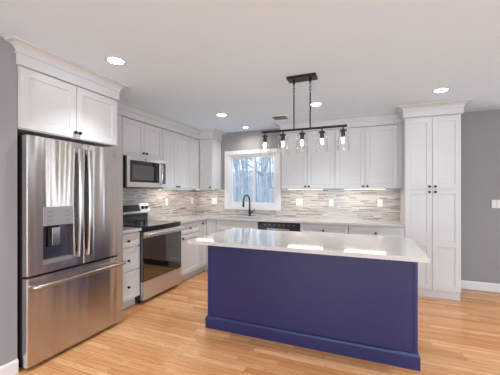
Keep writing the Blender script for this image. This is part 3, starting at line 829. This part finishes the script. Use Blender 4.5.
for (x, y, lab) in ((0.72, 1.83, 'added ceiling light above the right front of the island, outside the picture'), (2.06, 3.70, 'added ceiling light right of the pantry, outside the picture'),
                    (2.06, 1.83, 'added unseen ceiling light over the open floor right of the island'), (-1.97, -0.04, 'added unseen ceiling light along the left wall behind the viewer'),
                    (-0.617, -0.04, 'added unseen ceiling light above the viewer'), (0.72, -0.04, 'added unseen ceiling light behind the viewer on the right')):
    downlight(x, y, 0.062, lab, (18 if x > 1 else 44) if x > -1 else 85)  # added ceiling lights out of view, to brighten the floor and ceiling
t = thing('ceiling_vent', (-1.225, 4.17, ZC), 'white square air vent with angled slats in the ceiling', 'vent')
vx0, vx1, vy0, vy1 = -1.365, -1.085, 4.025, 4.32
MB().cells([vx0, vx0 + 0.035, vx1 - 0.035, vx1], [vy0, vy0 + 0.035, vy1 - 0.035, vy1], lambda x, y: not (vx0 + 0.035 < x < vx1 - 0.035 and vy0 + 0.035 < y < vy1 - 0.035), ZC - 0.010, ZC - 0.0005).build('frame', M['white_plastic'], t, bevel=0.003)
box(vx0 + 0.035, vx1 - 0.035, vy0 + 0.035, vy1 - 0.035, ZC - 0.002, ZC - 0.0006).build('backing', M['slot'], t)
for k in range(9):
    x = vx0 + 0.048 + k * 0.023
    mb = MB()
    v = [mb.bm.verts.new(p) for y in (vy0 + 0.035, vy1 - 0.035) for p in ((x, y, ZC - 0.0025), (x + 0.002, y, ZC - 0.0025), (x + 0.012, y, ZC - 0.010), (x + 0.010, y, ZC - 0.010))]
    for f_ in ((0, 1, 2, 3), (4, 5, 6, 7), (0, 1, 5, 4), (1, 2, 6, 5), (2, 3, 7, 6), (3, 0, 4, 7)): mb.bm.faces.new([v[i] for i in f_])
    mb.build('slat', M['white_plastic'], t)

# ------------------------------------------------------------------ under-cabinet lights
def led_bar(x0, x1, y0, y1, lab):
    t = thing('under_cabinet_light', ((x0 + x1) / 2, (y0 + y1) / 2, 1.372), lab, 'light', 'under-cabinet light bars')
    box(x0, x1, y0, y1, 1.383, 1.3895).build('housing', M['white_plastic'], t)
    box(x0 + 0.004, x1 - 0.004, y0 + 0.004, y1 - 0.004, 1.379, 1.3828).build('diffuser', M['led'], t)
    d = bpy.data.lights.new('under_cabinet_glow', 'AREA'); d.shape = 'RECTANGLE'; d.size = x1 - x0; d.size_y = y1 - y0
    d.energy = 0.8 * max(x1 - x0, y1 - y0) / 0.56; d.color = (1.0, 0.87, 0.75)
    o = bpy.data.objects.new('under_cabinet_glow', d); COL.objects.link(o); o.parent = t; o.location = (0, 0, 0.005)
led_bar(-1.23, -0.668, 4.62, 4.66, 'lit light bar under the wall cabinet just right of the window')
led_bar(-0.354, 0.227, 4.62, 4.66, 'lit light bar under the wall cabinet beside the pantry')
led_bar(-3.0, -2.96, 3.60, 4.15, 'lit light bar under the tall cabinet right of the microwave')
led_bar(-2.98, -2.62, 4.62, 4.66, 'lit light bar under the corner cabinet left of the window')

# ------------------------------------------------------------------ outlets and switches
def outlet(face, a, z, gangs, lab):
    w = 0.036 if gangs == 1 else 0.058
    t = thing('wall_outlet', face.pt(a, z, 0), lab, 'outlet', 'white wall outlets')
    pl = face.box(a - w, a + w, z - 0.058, z + 0.058, 0.0003, 0.006).build('cover_plate', M['white_plastic'], t, bevel=0.002)
    offs = [0] if gangs == 1 else [-0.023, 0.023]
    for o_ in offs:
        ins = face.box(a + o_ - 0.0165, a + o_ + 0.0165, z - 0.034, z + 0.034, 0.0062, 0.008).build('receptacle', M['white_plastic'], pl)
        mb = MB()
        for zz in (z - 0.018, z + 0.018):
            for k in (-0.006, 0.006): face.box(a + o_ + k - 0.0012, a + o_ + k + 0.0012, zz - 0.004, zz + 0.004, 0.0081, 0.0085, mb)
        mb.build('slots', M['slot'], pl)
fw = Face('B', YB - TT); fwl = Face('L', XW + TT)
outlet(fwl, 3.976, 1.17, 1, 'white outlet on the left backsplash just right of the range')
outlet(fwl, 4.74, 1.17, 1, 'white outlet on the left backsplash close to the corner')
outlet(fw, -2.725, 1.168, 2, 'wide double outlet plate left of the window')
outlet(fw, -1.09, 1.17, 2, 'wide double outlet plate right of the window')
outlet(fw, -0.567, 1.17, 1, 'single outlet plate at the middle of the right backsplash')
outlet(fw, 0.155, 1.172, 1, 'single outlet plate nearest the tall pantry')
fg = Face('B', YB)
t = thing('wall_control', (1.555, YB, 1.18), 'small white raised control box on the grey wall right of the pantry', 'control')
cb = fg.box(1.528, 1.582, 1.125, 1.235, 0.0003, 0.024).build('case', M['white_plastic'], t, bevel=0.006)
fg.box(1.541, 1.569, 1.19, 1.22, 0.0242, 0.0252).build('button', M['trim'], cb)
t = thing('light_switch', (1.64, YB, 1.18), 'white switch plate right of the raised control box', 'switch')
pl = fg.box(1.590, 1.69, 1.122, 1.238, 0.0003, 0.006).build('cover_plate', M['white_plastic'], t, bevel=0.002)
for a in (1.617, 1.663): fg.box(a - 0.016, a + 0.016, 1.147, 1.213, 0.0062, 0.009).build('rocker', M['white_plastic'], pl, bevel=0.001)

# ------------------------------------------------------------------ woods outside
gm = MB()
N = 16
gv = {}
def gz(x, y): return -0.9 + max(0, y - 6) * 0.15 + 0.2 * math.sin(x * 0.6 + y * 0.3)
for i in range(N + 1):
    for j in range(N + 1):
        x = -32 + 40 * i / N; y = 5.3 + 36 * j / N
        gv[i, j] = gm.bm.verts.new((x, y, gz(x, y)))
for i in range(N):
    for j in range(N): gm.bm.faces.new((gv[i, j], gv[i + 1, j], gv[i + 1, j + 1], gv[i, j + 1]))
go = gm.build('ground', M['ground'], smooth=True); go['kind'] = 'structure'

def tree_meshes(seed, h, r):
    rnd = random.Random(seed)
    tm = MB()
    pts = [(rnd.uniform(-.1, .1) * k, rnd.uniform(-.1, .1) * k, h * k / 6 - 0.3) for k in range(7)]
    tm.tube(pts, [r * (1 - 0.13 * k) for k in range(7)], 7)
    bm_ = MB()
    for k in range(44):
        t = rnd.uniform(0.18, 0.97); z = h * t - 0.3
        i = min(5, int(t * 6)); fr2 = t * 6 - i
        bx = pts[i][0] * (1 - fr2) + pts[i + 1][0] * fr2; by = pts[i][1] * (1 - fr2) + pts[i + 1][1] * fr2
        a = rnd.uniform(0, 6.28); L = rnd.uniform(0.5, 1.3) * (1.15 - t * 0.7)
        p1 = (bx + math.cos(a) * L * 0.5, by + math.sin(a) * L * 0.5, z + L * 0.3)
        p2 = (bx + math.cos(a + .3) * L, by + math.sin(a + .3) * L, z + L * 0.85)
        r0 = r * 0.28
        bm_.tube([(bx, by, z), p1, p2], [r0, r0 * 0.6, r0 * 0.2], 5)
        for q_ in range(2):
            a2 = a + rnd.uniform(-1.2, 1.2); L2 = L * 0.6
            bm_.tube([p1, (p1[0] + math.cos(a2) * L2, p1[1] + math.sin(a2) * L2, p1[2] + L2 * 0.7)], [r0 * 0.4, r0 * 0.12], 4)
    return tm, bm_
protos = []
for s_, (h, r) in enumerate(((11, 0.06), (13, 0.10), (9, 0.045), (12, 0.075))):
    tr = thing('bare_tree', (0, 0, 0), 'bare leafless tree in the woods outside the sink window', 'tree', 'bare trees outside the window')
    a, b = tree_meshes(s_ + 3, h, r)
    a.build('trunk', M['bark'], tr, smooth=True); b.build('branches', M['bark'], tr, smooth=True)
    protos.append(tr)
def put_tree(i, x, y, rz, s):
    src = protos[i % 4]
    if i < 4: r = src
    else:
        r = src.copy(); COL.objects.link(r)
        for ch in src.children:
            d = ch.copy(); COL.objects.link(d); d.parent = r
    r.location = (x, y, gz(x, y)); r.rotation_euler = (0, 0, rz); r.scale = (s, s, s)
rt = random.Random(21)
for i in range(44):
    y = 8.5 + 24 * ((i + rt.random()) / 44) ** 1.2
    k = -0.60 + 0.40 * ((i * 0.618) % 1) + rt.uniform(-0.01, 0.01)
    put_tree(i, k * y, y, rt.uniform(0, 6.28), rt.uniform(0.8, 1.2))
